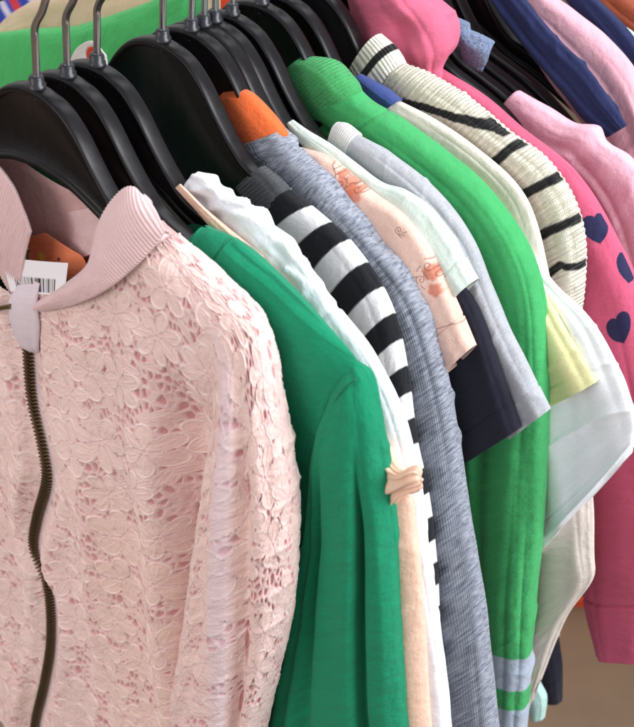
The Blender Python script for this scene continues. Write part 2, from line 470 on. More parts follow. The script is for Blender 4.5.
def lace_col(U, V, H, hole):
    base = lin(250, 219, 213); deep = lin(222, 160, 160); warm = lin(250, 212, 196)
    g = sstep(-1, 1, sn(U, V, 3, .25))
    c = mix(np.broadcast_to(base, U.shape+(3,)), warm, g*.35+.5*sstep(-16, -26, V)*sstep(0, 4, U)*(U < 11)) if V.min() < -20 and U.min() < 0 else mix(np.broadcast_to(base, U.shape+(3,)), warm, g*.3)  # noise tone, plus a warm light gradient painted on the lower chest
    c = mix(c, lin(255, 240, 238), sstep(.06, .1, H)*.75)  # highlight painted on the raised cords
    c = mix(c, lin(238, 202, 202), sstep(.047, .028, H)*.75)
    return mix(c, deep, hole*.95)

pl, jk = garment('lace_jacket', 'pale pink floral lace zip jacket with ribbed collar, nearest on the rail', 'jacket', 0)
PX = pl
def zipline():
    pts = [(24, 318), (27, 350), (31, 400), (42, 450), (46, 480), (36, 520), (33, 550), (47, 588), (50, 640), (44, 682), (34, 727), (30, 790)]
    return cr([[*pl.uv(x, y, 1.15)] for x, y in pts], 400)
ZL = zipline()
shp = [pl.uv(x, y) for x, y in [(152, 221), (175, 240), (200, 264), (232, 294), (256, 322)]]
shp = [tuple(p) for p in shp]
sdp = [shp[-1]]+[(13.2, -12.), (12.6, -18), (12.3, -26), (12.3, -36), (12.3, -54)]
def jdisp(U, V, s):
    if s < 0: return 0
    zx = np.interp(-V, -ZL[:, 1], ZL[:, 0]); d = U-zx
    puff = .35*np.exp(-((np.abs(d)-1.6)/1.0)**2)-.45*np.exp(-(d/.45)**2)
    # long soft folds falling from the shoulder
    f = .5*np.exp(-((U-(7.0-.09*(V+12)))/1.2)**2)*sstep(-6, -12, V)-.55*np.exp(-((U-(9.4-.06*(V+12)))/.9)**2)*sstep(-9, -14, V)+.3*np.exp(-((U-(3.6+.05*(V+12)))/.7)**2)*sstep(-12, -20, V)
    f = f-1.6*sstep(8.2, 10.4, U)*sstep(-9, -14, V)
    kz = sstep(.5, 1.6, np.abs(d)); nz = .18*(sn(U, V*.25, 4, .55)+.5*sn(U, V*.4, 9, 1.3))
    return -.2+kz*(.2+.3*np.exp(-((np.abs(d)-1.7)/.8)**2)+f+nz+.25*np.sin(U*1.1+.12*V+1)*sstep(-12, -22, V)+.12*sn(U*.8, V*.35, 11, 1.2))
def jacket():
    nx, ny = 860, 1400
    res = {}
    def col(U, V, s):
        if s > 0:
            C = lace_col(U, V, res['H'], res['hole'])
            zx = np.interp(-V, -ZL[:, 1], ZL[:, 0]); d = np.abs(U-zx)
            tape = sstep(.62, .5, d)
            return mix(C, lin(226, 205, 208), tape)
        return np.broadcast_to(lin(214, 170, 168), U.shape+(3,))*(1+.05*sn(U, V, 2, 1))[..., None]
    def disp(U, V, s):
        if s > 0:
            H, hole = lace(U, V, 5)
            zx = np.interp(-V, -ZL[:, 1], ZL[:, 0]); k = sstep(.5, .75, np.abs(U-zx))
            res['H'] = H; res['hole'] = hole*k
            return jdisp(U, V, s)+(H-.12*hole)*k
        return 0
    hc = lambda A: np.interp(A, [-1, -.85, -.7, -.5, -.3, 1], [5.6, 5.6, 4.9, 2.5, 0, 0])
    body(pl, 'front_panel', M['lace'], jk, None, shp, sdp, -54, T=1.15, neck_drop=(8.4, 1.6), nx=nx, ny=ny, amp=0., col=col, disp=disp, hemcurve=hc, neckfn=lambda A: 7.9-2.6*sstep(-.08, .04, A))
jacket()

def lace_sleeve(mirror=False):
    rows = [(150, 262, 172, 236, .7), (185, 300, 222, 284, .9), (217, 345, 260, 325, 1.0, .1), (226, 400, 279, 390, 1.1, .3), (219, 470, 295, 462, 1.25, .5),
            (210, 540, 301, 530, 1.3, .6), (199, 610, 297, 605, 1.3, .6), (189, 670, 283, 670, 1.25, .6), (179, 727, 269, 727, 1.2, .6), (165, 800, 262, 800, 1.1), (160, 850, 256, 850, .9)]
    st = {}
    def disp(PH, V, T, L):
        x = PH/(2*math.pi)*17
        H, hole = lace(x, V, 9)
        st['H'] = H; st['hole'] = hole
        g = sstep(.12, .3, T)
        # a long fold along the front of the sleeve
        ph0 = 1.05+.25*np.sin(V*.12)
        f = -.62*np.exp(-((PH-ph0)/.16)**2)+.2*np.exp(-((PH-ph0-.4)/.2)**2)+.18*np.exp(-((PH-ph0+.4)/.2)**2)
        f2 = -.25*np.exp(-((PH-2.1-.15*np.sin(V*.2))/.15)**2)
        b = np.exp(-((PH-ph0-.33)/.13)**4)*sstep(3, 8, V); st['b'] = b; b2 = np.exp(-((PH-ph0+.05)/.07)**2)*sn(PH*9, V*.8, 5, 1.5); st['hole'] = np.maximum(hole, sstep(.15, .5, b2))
        return (H-.1*st['hole'])+f*g+f2*g+.12*b
    def col(U, Vv, W, PH, V, L):
        C = lace_col(PH/(2*math.pi)*17, V, st['H'], st['hole'])
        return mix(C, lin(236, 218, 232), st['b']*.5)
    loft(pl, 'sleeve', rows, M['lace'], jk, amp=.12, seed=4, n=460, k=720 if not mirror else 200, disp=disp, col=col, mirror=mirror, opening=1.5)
lace_sleeve(); 
if True: lace_sleeve(True)

# ribbed collar of the jacket: right front roll over the arm, back of neck seen from inside, left front
RIB = fabric('ribbed_collar', lin(228, 196, 196), bump=.3, sheen=.2)
def ribstrip(pts_a, pts_b, wa, wb, name, bow=.25, n=420, k=40, per=.19, th=.14, label=None, ripple=.03, lo_col=None):
    """a band between two edge lines (uv), ribs run from edge to edge"""
    A = cr([[*p, w] for p, w in zip(pts_a, wa)], n); B = cr([[*p, w] for p, w in zip(pts_b, wb)], n)
    L = np.linalg.norm(np.diff((A+B)/2, axis=0), axis=1).sum()
    s = np.linspace(0, L, n)[:, None]; t = np.linspace(0, 1, k)[None]
    P = A[:, None]*(1-t[..., None])+B[:, None]*t[..., None]
    side = (B-A)/np.linalg.norm(B-A, axis=1)[:, None]; al = np.gradient((A+B)/2, axis=0); al /= np.linalg.norm(al, axis=1)[:, None]
    nr = np.cross(al, side); nr *= np.sign((nr[:, 2:3])+1e-6)
    rib = ripple*np.sin(2*math.pi*s/per)
    h = bow*np.sin(math.pi*t)+rib
    X = P+nr[:, None]*h[..., None]
    Y = P+nr[:, None]*(bow*np.sin(math.pi*t)-rib*0-th)[..., None]
    G = np.concatenate([X, Y[:, ::-1]], 1)
    UVm = np.stack(np.broadcast_arrays(np.concatenate([t, t], 1)*3, s), -1)
    return grid_mesh(name, pl.pt(G[..., 0], G[..., 1], G[..., 2]), RIB, jk, closed=True, UV=UVm, cap=(True, True))
q = lambda x, y, w=0: pl.uv(x, y, w)
# front right: from the zip up over the arm. upper rim / lower seam
W1 = [1.3, 1.3, 1.2, .9, .3]
rw = [1.4, 1.4, 1.3, 1.0, .6, .35, .2]
rimA = [q(x, y, w_) for (x, y), w_ in zip([(38, 300), (64, 284), (90, 260), (97, 226), (112, 199), (131, 186), (151, 203)], rw)]
sw = [1.5, 1.8, 1.8, 1.5, 1.1, .8, .5]
seamA = [q(x, y, w_) for (x, y), w_ in zip([(44, 312), (76, 304), (108, 288), (134, 266), (154, 245), (165, 232), (171, 236)], sw)]
ribstrip(rimA, seamA, rw, sw, 'collar', bow=.5, n=520)
# back of neck, standing behind
ribstrip([q(-40, 160, 0), q(0, 205, -1.1), q(30, 221, -1.2), q(62, 214, -1.2), q(97, 206, -.8)], [q(-30, 190, 0), q(5, 245, -1), q(35, 262, -1.), q(70, 262, -1.), q(104, 248, -.4)],
         [0, -1.1, -1.2, -1.2, -.8], [0, -1, -1, -1, -.4], 'collar', bow=-.1)
# left front
ribstrip([q(-60, 140, .2), q(-10, 160, .7), q(12, 186, 1.0), q(24, 214, 1.1), q(30, 232, 1.2)], [q(-75, 190, .5), q(-30, 230, 1.2), q(-8, 262, 1.3), q(8, 290, 1.3), q(22, 306, 1.3)],
         [.2, .7, 1., 1.1, 1.2], [.5, 1.2, 1.3, 1.3, 1.3], 'collar', bow=.3)

# zip: teeth on both edges of the opening, one mesh
def zipper():
    d = np.r_[0, np.cumsum(np.linalg.norm(np.diff(ZL, axis=0), axis=1))]
    V = []; Fc = []
    def box(c, ax, ay, hx, hy, w0, w1):
        b = len(V)
        for sx, sy, sw in [(-1, -1, 0), (1, -1, 0), (1, 1, 0), (-1, 1, 0), (-.8, -.7, 1), (.8, -.7, 1), (.8, .7, 1), (-.8, .7, 1)]:
            p = c+ax*hx*sx+ay*hy*sy; V.append(pl.pt(p[0], p[1], w0 if sw == 0 else w1))
        for f in [(0, 3, 2, 1), (4, 5, 6, 7), (0, 1, 5, 4), (1, 2, 6, 5), (2, 3, 7, 6), (3, 0, 4, 7)]: Fc.append([b+i for i in f])
    s = 1.1; i = 0
    while s < d[-1]:
        p = np.array([np.interp(s, d, ZL[:, 0]), np.interp(s, d, ZL[:, 1])]); p2 = np.array([np.interp(s+.05, d, ZL[:, 0]), np.interp(s+.05, d, ZL[:, 1])])
        t = (p2-p)/np.linalg.norm(p2-p); nrm = np.array([-t[1], t[0]])
        sg = 1 if i % 2 else -1
        w = 1.12
        box(p+nrm*sg*.15, nrm, t, .19, .042, w-.12, w+.13)
        s += .115; i += 1
    me = bpy.data.meshes.new('zip_teeth'); me.from_pydata([tuple(v) for v in V], [], Fc); me.materials.append(M['brass'])
    o = bpy.data.objects.new('zip_teeth', me); COL.objects.link(o); o.parent = jk
zipper()
SATIN = fabric('satin_ribbon', lin(226, 212, 220), bump=.15, rough=.4, sheen=.1)
loft(pl, 'zip_garage', [(20, 284, 42, 282, .12, 1.5), (14, 300, 42, 300, .18, 1.7), (15, 325, 42, 325, .18, 1.6), (20, 345, 38, 347, .12, 1.4), (27, 353, 35, 354, .06, 1.2)], SATIN, jk, amp=.06, seed=8, k=60, offc=1.4)
loft(pl, 'zip_pull', [(-12, 306, -12, 311, .08, 1.9), (0, 305, 0, 310, .09, 1.9), (12, 303, 12, 308, .09, 1.9)], M['brass'], jk, amp=0, k=20, offc=1.8)
# label in the neck: orange woven label
def lab_col(U, V, W, PH, VV, L):
    c0 = pl.uv(44, 256, -.5); d = np.hypot((U-c0[0]), (V-c0[1]))
    C = mix(np.broadcast_to(lin(255, 145, 100), U.shape+(3,)), lin(250, 215, 60), sstep(.38, .1, d))
    c1 = pl.uv(62, 258, -.5); d1 = np.hypot((U-c1[0]), (V-c1[1])*1.6)
    return mix(C, lin(60, 30, 40), sstep(.16, .08, d1))
loft(pl, 'neck_label', [(26, 238, 44, 233, .05, -.45), (27, 262, 72, 250, .05, -.4), (34, 274, 84, 256, .05, -.3), (48, 290, 92, 268, .05, -.2)], M['attr'], jk, amp=.02, k=120, n=60, col=lab_col, offc=-.4)

# price tag, pinned to the label: a thing of its own
def price_tag():
    e = empty('price_tag', 'white card price tag with a barcode pinned inside the pink collar', 'price tag', pl.O)
    A = [(1, 259), (68, 264)]; B = [(14, 285), (62, 290)]
    n, k = 40, 160
    a = np.linspace(0, 1, k)[None]; t = np.linspace(0, 1, n)[:, None]
    tl, tr_, bl, br = q(1, 257, 1.3), q(68, 263, 1.3), q(11, 291, 1.5), q(65, 295, 1.5)
    P = (tl*(1-a[..., None])+tr_*a[..., None])*(1-t[..., None])+(bl*(1-a[..., None])+br*a[..., None])*t[..., None]
    W = 1.28+.25*t+.08*np.sin(a*3)
    rg = np.random.RandomState(3); bars = np.zeros(400); i = 60
    while i < 330:
        w = rg.choice([2, 3, 4, 7]); bars[i:i+w] = 1; i += w+rg.choice([2, 3, 5])
    m_ = bars[(a*399).astype(int)]*sstep(.50, .53, t)*sstep(.96, .93, t)
    C = mix(np.broadcast_to(lin(240, 236, 240), (n, k, 3)), lin(35, 30, 45), m_+0*P[..., 0])
    grid_mesh('card', pl.pt(P[..., 0], P[..., 1], W), simple_attr, e, UV=np.stack([P[..., 0], P[..., 1]], -1), Col=C)
    pth = np.array([pl.pt(*q(x, y, w_), w_) for x, y, w_ in [(27, 247, .2), (28, 262, .9), (30, 275, 1.4), (33, 284, 1.5)]])/1.0
    g = tube_pts(cr(pth, 30), .035*CM, 8); grid_mesh('fastener', g, M['socket'], e, closed=True, cap=(True, True))
    c = pl.pt(*q(28, 249, .3), .3); th = np.linspace(0, 2*math.pi, 16, endpoint=False)
    ring = np.array([[c+(pl.W*math.cos(t)+Z*math.sin(t))*r*CM+pl.N*w_*CM for t in th] for r, w_ in [(.02, .12), (.12, .1), (.15, .03), (.12, -.03), (.02, -.05)]])
    grid_mesh('fastener_head', ring, M['brass'], e, closed=True)
qa = NT('printed_card'); at = qa.n('ShaderNodeAttribute', attribute_name='Col'); qa.l(at.outputs['Color'], qa.b.inputs['Base Color']); qa.b.inputs['Roughness'].default_value = .45
simple_attr = qa.m
price_tag()

# ============================================================ 2  green top
pl, g1 = garment('green_shirt', 'emerald green long sleeve jersey top directly behind the pink lace jacket', 'shirt', 1.9)
def p(x, y, w=0): return tuple(pl.uv(x, y, w))
GJ = fabric('emerald_jersey', lin(18, 138, 100), bump=.4, sheen=.06)
sh = [p(203, 226), p(235, 240), p(275, 275), p(315, 315), p(350, 352), p(366, 374)]
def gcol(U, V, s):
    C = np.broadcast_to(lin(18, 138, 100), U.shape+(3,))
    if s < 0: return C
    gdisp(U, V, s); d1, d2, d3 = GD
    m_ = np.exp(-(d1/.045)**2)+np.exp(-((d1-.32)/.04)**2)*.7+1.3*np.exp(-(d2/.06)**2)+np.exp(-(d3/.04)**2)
    return C*(1-.42*np.clip(m_, 0, 1.3))[..., None]  # darker stitch thread, with seam shadow painted into the colour
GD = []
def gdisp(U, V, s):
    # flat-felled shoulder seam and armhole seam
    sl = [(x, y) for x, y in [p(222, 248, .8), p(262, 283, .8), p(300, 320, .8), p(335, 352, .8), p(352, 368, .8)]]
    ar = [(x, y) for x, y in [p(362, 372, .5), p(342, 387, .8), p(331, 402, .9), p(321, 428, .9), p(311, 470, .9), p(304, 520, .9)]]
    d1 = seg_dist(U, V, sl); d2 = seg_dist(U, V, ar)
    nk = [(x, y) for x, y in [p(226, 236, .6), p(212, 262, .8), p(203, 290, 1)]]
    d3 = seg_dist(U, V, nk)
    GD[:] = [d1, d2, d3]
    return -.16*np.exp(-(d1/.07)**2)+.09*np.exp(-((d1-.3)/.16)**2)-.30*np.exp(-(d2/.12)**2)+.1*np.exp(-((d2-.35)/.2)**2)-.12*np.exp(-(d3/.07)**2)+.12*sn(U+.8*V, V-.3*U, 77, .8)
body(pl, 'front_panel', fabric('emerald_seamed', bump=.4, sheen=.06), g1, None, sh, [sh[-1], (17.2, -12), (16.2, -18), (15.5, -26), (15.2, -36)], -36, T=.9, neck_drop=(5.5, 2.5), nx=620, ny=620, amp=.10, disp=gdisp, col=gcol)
def gs_disp(PH, V, T, L):
    g = sstep(.08, .3, T)
    return g*(-1.0*np.exp(-((PH-.95-.12*np.sin(V*.13))/.09)**2)-.8*np.exp(-((PH-1.75-.2*np.sin(V*.1+1))/.11)**2)+.25*np.exp(-((PH-1.3)/.22)**2)+.2*np.exp(-((PH-.6)/.2)**2)-.3*np.exp(-((PH-2.3+.01*V)/.13)**2))
grows = [(334, 384, 356, 362, .35, 0), (336, 398, 368, 375, .8, .05), (328, 425, 379, 408, .95, .3), (318, 470, 386, 460, 1.1, .2), (306, 540, 393, 535, 1.15), (290, 620, 399, 620, 1.2), (272, 700, 403, 700, 1.2), (262, 760, 406, 760, 1.15), (250, 850, 408, 850, 1)]
for mi in (False, True): loft(pl, 'sleeve', grows, GJ, g1, amp=.16, seed=2, n=300, k=240, disp=gs_disp, opening=2, mirror=mi)

for off_, wz in ((0, .97),):
    P = np.array([pl.pt(*pl.uv(x-off_, y, wz), wz*k_) for x, y, k_ in [(352, 382, .78), (345, 387, .92), (337, 398, .97), (330, 414, .96), (323, 438, .93), (317, 466, .88)]])
    grid_mesh('armhole_seam', tube_pts(cr(P, 60), .045*CM, 8), fabric('seam_thread', lin(14, 120, 86)), g1, closed=True, cap=(True, True))

# ============================================================ 3  peach dress with a tie
pl, e = garment('peach_dress', 'peach dress with a knotted tie sticking out beside the green sleeve', 'dress', 2.8)
PE = fabric('peach_cotton', lin(246, 205, 182), bump=.3)
for mi in (False, True):
    loft(pl, 'strap', [(176, 188, 180, 184, .08), (186, 199, 191, 195, .1), (200, 214, 206, 210, .12), (240, 262, 262, 258, .3)], PE, e, amp=.03, k=40, mirror=mi)
brow = [(200, 230, 262, 262, .4), (240, 300, 318, 345, .5), (290, 400, 366, 420, .6), (300, 460, 405, 470, .6), (300, 520, 414, 520, .7), (300, 600, 422, 600, .7), (300, 680, 427, 680, .8), (300, 727, 430, 727, .8), (300, 850, 436, 850, .8)]
loft(pl, 'side_panel', brow, PE, e, amp=.08, seed=5, k=160); loft(pl, 'side_panel', brow, PE, e, amp=.08, seed=5, k=160, mirror=True)
def knot(PH, V, T, L): return .10*np.sin(7*PH+V*.8)*sstep(1, .6, T)*sstep(0, .2, T)+.05*np.sin(13*PH-V)
loft(pl, 'tie', [(330, 436, 334, 524, .4, -.4), (365, 440, 366, 518, .5, 0), (384, 446, 386, 506, .5, .3), (398, 454, 401, 498, .4, .6), (409, 461, 412, 488, .26, .8), (416, 461, 420, 483, .22, .9), (424, 456, 428, 481, .25, .95), (431, 456, 434, 479, .2, .9), (433, 460, 435, 475, .08, .9)], PE, e, amp=.1, seed=3, k=120, n=90, disp=knot)

# ============================================================ 4  white shirt
pl, e = garment('white_shirt', 'white cotton shirt with a puckered neckline, right behind the emerald green top', 'shirt', 3.8)
WH = fabric('white_cotton', lin(238, 241, 248), bump=.3)
def pucker(PH, V, T, L):
    m_ = sstep(9.5, 7, V)
    x = V*2.6+PH*1.3+1.3*sn(V, PH, 33, .8); return m_*(.20*(1-2*np.abs(np.sin(x)))*(.5+.5*sn(V, PH, 34, .9))+.12*sn(V+PH, PH*1.2, 32, 4.2))-.14*np.exp(-((V-9.2)/.12)**2)
wrows = [(188, 186, 196, 172, .35), (190, 202, 213, 178, .5), (208, 222, 226, 193, .55), (232, 244, 252, 206, .6), (262, 280, 284, 237, .6), (285, 310, 303, 262, .6), (310, 345, 337, 310, .7), (335, 385, 372, 356, .75), (350, 440, 400, 412, .8), (352, 500, 419, 482, .8), (354, 560, 428, 550, .8), (356, 640, 440, 640, .8), (358, 727, 450, 727, .8), (362, 850, 462, 850, .8)]
for mi in (False, True): loft(pl, 'sleeve', wrows, WH, e, amp=.1, seed=6, n=320, k=200, disp=pucker, mirror=mi, opening=1.5)

# ============================================================ 5  black and white striped sweater
pl, e = garment('striped_sweater', 'black and white striped sweater with grey ribbed neckband, behind the white shirt', 'sweater', 7.9)
def stripes(per, ph, a, b, duty=.5):
    def f(U, Vv, W, PH, V, L):
        x = (V/per+ph+.05*np.sin(PH*1)) % 1
        m_ = sstep(0, .02, x)*sstep(duty+.02, duty, x)
        return mix(np.broadcast_to(a, U.shape+(3,)), b, m_)
    return f
srows = [(258, 214, 288, 190, .6), (285, 242, 316, 214, .7), (310, 278, 342, 237, .75), (332, 312, 366, 268, .8), (348, 345, 385, 300, .8), (358, 385, 398, 338, .8), (366, 430, 407, 385, .8), (372, 480, 414, 440, .8), (378, 530, 426, 495, .8), (382, 590, 434, 560, .8), (385, 660, 437, 640, .8), (388, 850, 438, 850, .8)]
for mi in (False, True): loft(pl, 'sleeve', srows, M['attr'], e, amp=.06, seed=2, n=700, k=150, col=stripes(2.75, .02, lin(226, 226, 226), lin(20, 21, 26)), mirror=mi)
GR = fabric('grey_rib', lin(98, 100, 104), weave='ribv', ribp=.2, bump=1.0, dark=lin(60, 62, 66), mel=.4)
for mi in (False, True): loft(pl, 'neckband', [(238, 188, 262, 166, .45), (248, 200, 275, 177, .55), (262, 218, 290, 194, .62)], GR, e, amp=.03, seed=2, k=120, mirror=mi)

# ============================================================ 6  blue melange knit with orange lining
pl, e = garment('melange_hoodie', 'blue grey melange knit top with bright orange lining at its neck', 'sweater', 9.9)
DM = fabric('blue_melange', lin(168, 173, 184), dark=lin(72, 78, 98), mel=.85, weave='rib', ribp=.13, bump=.18, ms=(1.1, 6, 1), mscale=1.1)
OR = fabric('orange_fleece', lin(240, 112, 58), bump=.4)
drows = [(236, 146, 282, 130, .8), (262, 180, 303, 155, .9), (300, 220, 330, 182, .9), (330, 262, 366, 226, .9), (352, 300, 396, 260, .95), (370, 340, 421, 298, 1), (380, 390, 438, 350, 1), (388, 450, 450, 405, 1), (396, 520, 460, 465, 1), (406, 590, 472, 540, 1), (418, 660, 483, 610, 1), (428, 740, 494, 700, 1), (440, 850, 506, 800, 1)]
def dd(PH, V, T, L): return .1*np.sin(V*2.2+np.sin(PH*2)*1.2)*sstep(3, 8, V)*sstep(16, 10, V)+.12*np.exp(-((V-.7)/.25)**2)-.15*np.exp(-((V-1.3)/.15)**2)
for mi in (False, True): loft(pl, 'sleeve', drows, DM, e, amp=.12, seed=12, n=340, k=180, mirror=mi, disp=dd)
for mi in (False, True): loft(pl, 'lining', [(216, 108, 226, 91, .4), (222, 128, 246, 91, .6), (234, 143, 268, 112, .7), (250, 158, 287, 136, .7)], OR, e, amp=.06, seed=9, k=120, mirror=mi)

# ============================================================ 7  peach floral tee
pl, e = garment('floral_shirt', 'peach short sleeve tee with a sparse floral print, cuff folded', 'shirt', 10.9)
flr = [(333, 184, .9), (350, 190, .7), (425, 267, .9), (436, 283, .8), (418, 282, .6), (322, 168, .5)]
def fl_col(U, V, W, PH, VV, L):
    C = np.broadcast_to(lin(238, 200, 184), U.shape+(3,)); 
    for i, (x, y, r) in enumerate([(342, 190, .75), (350, 196, .6), (427, 275, .5), (432, 292, .45), (336, 176, .3)]):
        c = pl.uv(x, y, .7); dx, dy = U-c[0], V-c[1]; th = np.arctan2(dy, dx); rr = np.hypot(dx, dy)
        C = mix(C, lin(214, 120, 92), .8*sstep(1.0, .6, rr/(r*(.75+.25*np.abs(np.cos(2.5*th+i))))))
    lines = [[(326, 168), (334, 178), (338, 172)], [(331, 163), (336, 174)], [(341, 168), (338, 182)], [(413, 268), (424, 272), (432, 266)], [(420, 262), (426, 276), (422, 286)], [(428, 270), (437, 276)], [(416, 280), (424, 290), (430, 284)], [(433, 262), (436, 270)],
             [(430, 330), (450, 326), (468, 331)]]
    lines = [[tuple(pl.uv(x, y, .7)) for x, y in ln] for ln in ([(324, 166), (331, 176), (333, 184)], [(328, 172), (336, 168)], [(331, 177), (340, 173)], [(432, 330), (450, 326), (470, 331)])]
    rg = np.random.RandomState(4)
    for x, y, rr in [(424, 268, .34), (433, 276, .26), (420, 281, .24), (338, 186, .3), (352, 192, .26), (396, 232, .2)]:
        c = pl.uv(x, y, .7); a0 = rg.uniform(0, 6)
        lines.append([(c[0]+rr*(.15+.85*t_)*math.cos(a0+9*t_)*(1+.2*math.sin(9*t_)), c[1]+rr*(.15+.85*t_)*math.sin(a0+9*t_)) for t_ in np.linspace(0, 1, 26)])
        for g_ in range(3):
            a1 = rg.uniform(0, 6.28); lines.append([(c[0]+rr*f_*math.cos(a1+.5*(f_-1)), c[1]+rr*f_*math.sin(a1+.5*(f_-1))) for f_ in (1, 1.4, 1.9)])
    for P in lines: C = mix(C, lin(120, 74, 62), .6*sstep(.045, .012, seg_dist(U, V, P)))
    return C*(1+.03*sn(U, V, 8, 1.2))[..., None]
frows = [(290, 168, 300, 148, .4), (310, 186, 328, 158, .5), (343, 218, 372, 194, .6), (372, 250, 403, 216, .65), (398, 290, 430, 250, .65), (418, 328, 452, 298, .65), (434, 354, 464, 326, .65), (446, 374, 473, 347, .6)]
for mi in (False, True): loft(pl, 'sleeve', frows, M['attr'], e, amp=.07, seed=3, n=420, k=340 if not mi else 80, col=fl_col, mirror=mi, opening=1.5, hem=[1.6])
def plain_body(pl, e, mat, u1, hem=-34, top=None, name='body', t=.5):
    """front and back of a top, hidden for the most part behind its neighbours"""
    tp = top if top is not None else [(5, -4.6), (9, -5.8), (u1+.5, -6.9)]
    body(pl, 'front_panel', mat, e, None, tp, [tp[-1], (u1, -12), (u1, -20), (u1, hem)], hem, T=t, neck_drop=(5, 2), nx=70, ny=80, amp=.1)
PB = fabric('peach_jersey', lin(238, 200, 184)); plain_body(pl, e, PB, 10, -28)

# ============================================================ 8  mint tee
pl, e = garment('mint_shirt', 'pale mint short sleeve tee between the floral tee and the grey tee', 'shirt', 11.7)
MI = fabric('mint_jersey', lin(208, 222, 212), bump=.3)
mrows = [(284, 128, 292, 120, .2), (299, 142, 308, 132, .3), (316, 158, 332, 147, .35), (338, 178, 356, 166, .4), (362, 200, 380, 184, .5), (382, 222, 402, 191, .6), (408, 250, 427, 208, .65), (430, 280, 450, 238, .65), (454, 302, 474, 281, .6)]
for mi in (False, True): loft(pl, 'sleeve', mrows, MI, e, amp=.08, seed=4, n=200, k=140, mirror=mi, opening=1.5, hem=[1.0])
plain_body(pl, e, MI, 9.5, -28)
# ============================================================ 9  navy tee
pl, e = garment('navy_shirt', 'dark navy short sleeve top, its cuff showing under the mint sleeve', 'shirt', 12.1)
NV = fabric('navy_jersey', lin(32, 32, 46), bump=.3)
nrows = [(330, 190, 345, 178, .3), (380, 240, 398, 222, .4), (410, 290, 440, 262, .5), (430, 350, 474, 305, .6), (446, 410, 500, 372, .65), (466, 462, 520, 428, .65)]
for mi in (False, True): loft(pl, 'sleeve', nrows, NV, e, amp=.08, seed=7, n=200, k=140, mirror=mi, opening=1.5, hem=[1.4])
plain_body(pl, e, NV, 9.5, -30)
# ============================================================ 10  grey tee
pl, e = garment('grey_shirt', 'light grey melange short sleeve tee with a white neckband', 'shirt', 13)
GY = fabric('grey_melange', lin(186, 188, 194), dark=lin(140, 142, 150), mel=.45, bump=.35)
WN = fabric('white_neckband', lin(228, 226, 224), weave='ribv', ribp=.12, bump=.4)
gr = [(346, 164, 357, 135, .5), (372, 188, 386, 152, .6), (398, 214, 420, 178, .65), (420, 246, 446, 204, .7), (440, 285, 472, 240, .7), (455, 325, 490, 284, .7), (470, 362, 508, 328, .7), (490, 402, 530, 372, .7), (514, 436, 549, 410, .65)]
for mi in (False, True):
    loft(pl, 'sleeve', gr, GY, e, amp=.1, seed=5, n=220, k=150, mirror=mi, opening=1.5, hem=[1.3])
    loft(pl, 'neckband', [(329, 152, 337, 122, .4), (336, 160, 346, 124, .5), (346, 168, 358, 134, .55)], WN, e, amp=.02, seed=5, k=100, mirror=mi)
plain_body(pl, e, GY, 9.5, -30)

# ============================================================ 11  bright green sweatshirt
pl, e = garment('green_sweatshirt', 'bright grass green sweatshirt with light grey bands near its sleeve end', 'sweatshirt', 15.2)
def bg_col(U, Vv, W, PH, V, L):
    C = np.broadcast_to(lin(66, 170, 100), U.shape+(3,))
    y1, y2, y3 = pl.uv(512, 658, .8)[1], pl.uv(512, 692, .8)[1], pl.uv(512, 712, .8)[1]
    vv = Vv-.25*(U-pl.uv(512, 690, .8)[0])
    m_ = np.maximum(sstep(y1+.05, y1-.05, vv)*sstep(y2-.05, y2+.05, vv), sstep(y3+.05, y3-.05, vv))
    return mix(C, lin(176, 188, 204), m_)
brs = [(302, 106, 345, 80, .9), (330, 124, 366, 100, .9), (368, 152, 397, 120, 1), (405, 186, 440, 152, 1), (438, 226, 484, 189, 1), (458, 268, 518, 234, 1.05), (470, 315, 539, 286, 1.1), (472, 370, 546, 360, 1.15), (468, 440, 545, 440, 1.15), (470, 520, 541, 520, 1.1), (478, 600, 534, 600, 1.1), (484, 660, 529, 660, 1), (488, 727, 524, 727, 1), (490, 800, 520, 800, .9)]
def bgd(PH, V, T, L): return sstep(8, 14, V)*(-.3*np.exp(-((PH-2.0-.1*np.sin(V*.2))/.2)**2))-.1*np.exp(-((V-3.2)/.1)**2)
for mi in (False,):
    loft(pl, 'sleeve', brs, M['attr'], e, amp=.12, seed=8, n=900, k=260, mirror=mi, col=bg_col, disp=bgd)
loft(pl, 'sleeve', [(190, 70, 196, -22, 1), (160, 90, 158, -2, 1.1), (125, 105, 122, 12, 1.2), (75, 130, 74, 26, 1.2), (20, 160, 16, 30, 1.2), (-40, 200, -44, 44, 1.2), (-90, 280, -110, 100, 1.1), (-110, 400, -160, 380, 1)], fabric('grass_fleece', lin(74, 180, 100), bump=.35), e, amp=.18, seed=18, n=200, k=160)
GRB = fabric('green_rib', lin(76, 178, 104), weave='ribv', ribp=.2, bump=.6)
for mi in (False, True): loft(pl, 'neckband', [(284, 78, 304, 56, .7), (294, 94, 332, 62, .95), (312, 112, 352, 82, 1.02), (322, 120, 358, 92, .85)], GRB, e, amp=.04, seed=5, k=140, mirror=mi)
GB = fabric('green_fleece', lin(66, 170, 100)); plain_body(pl, e, GB, 11, -34)

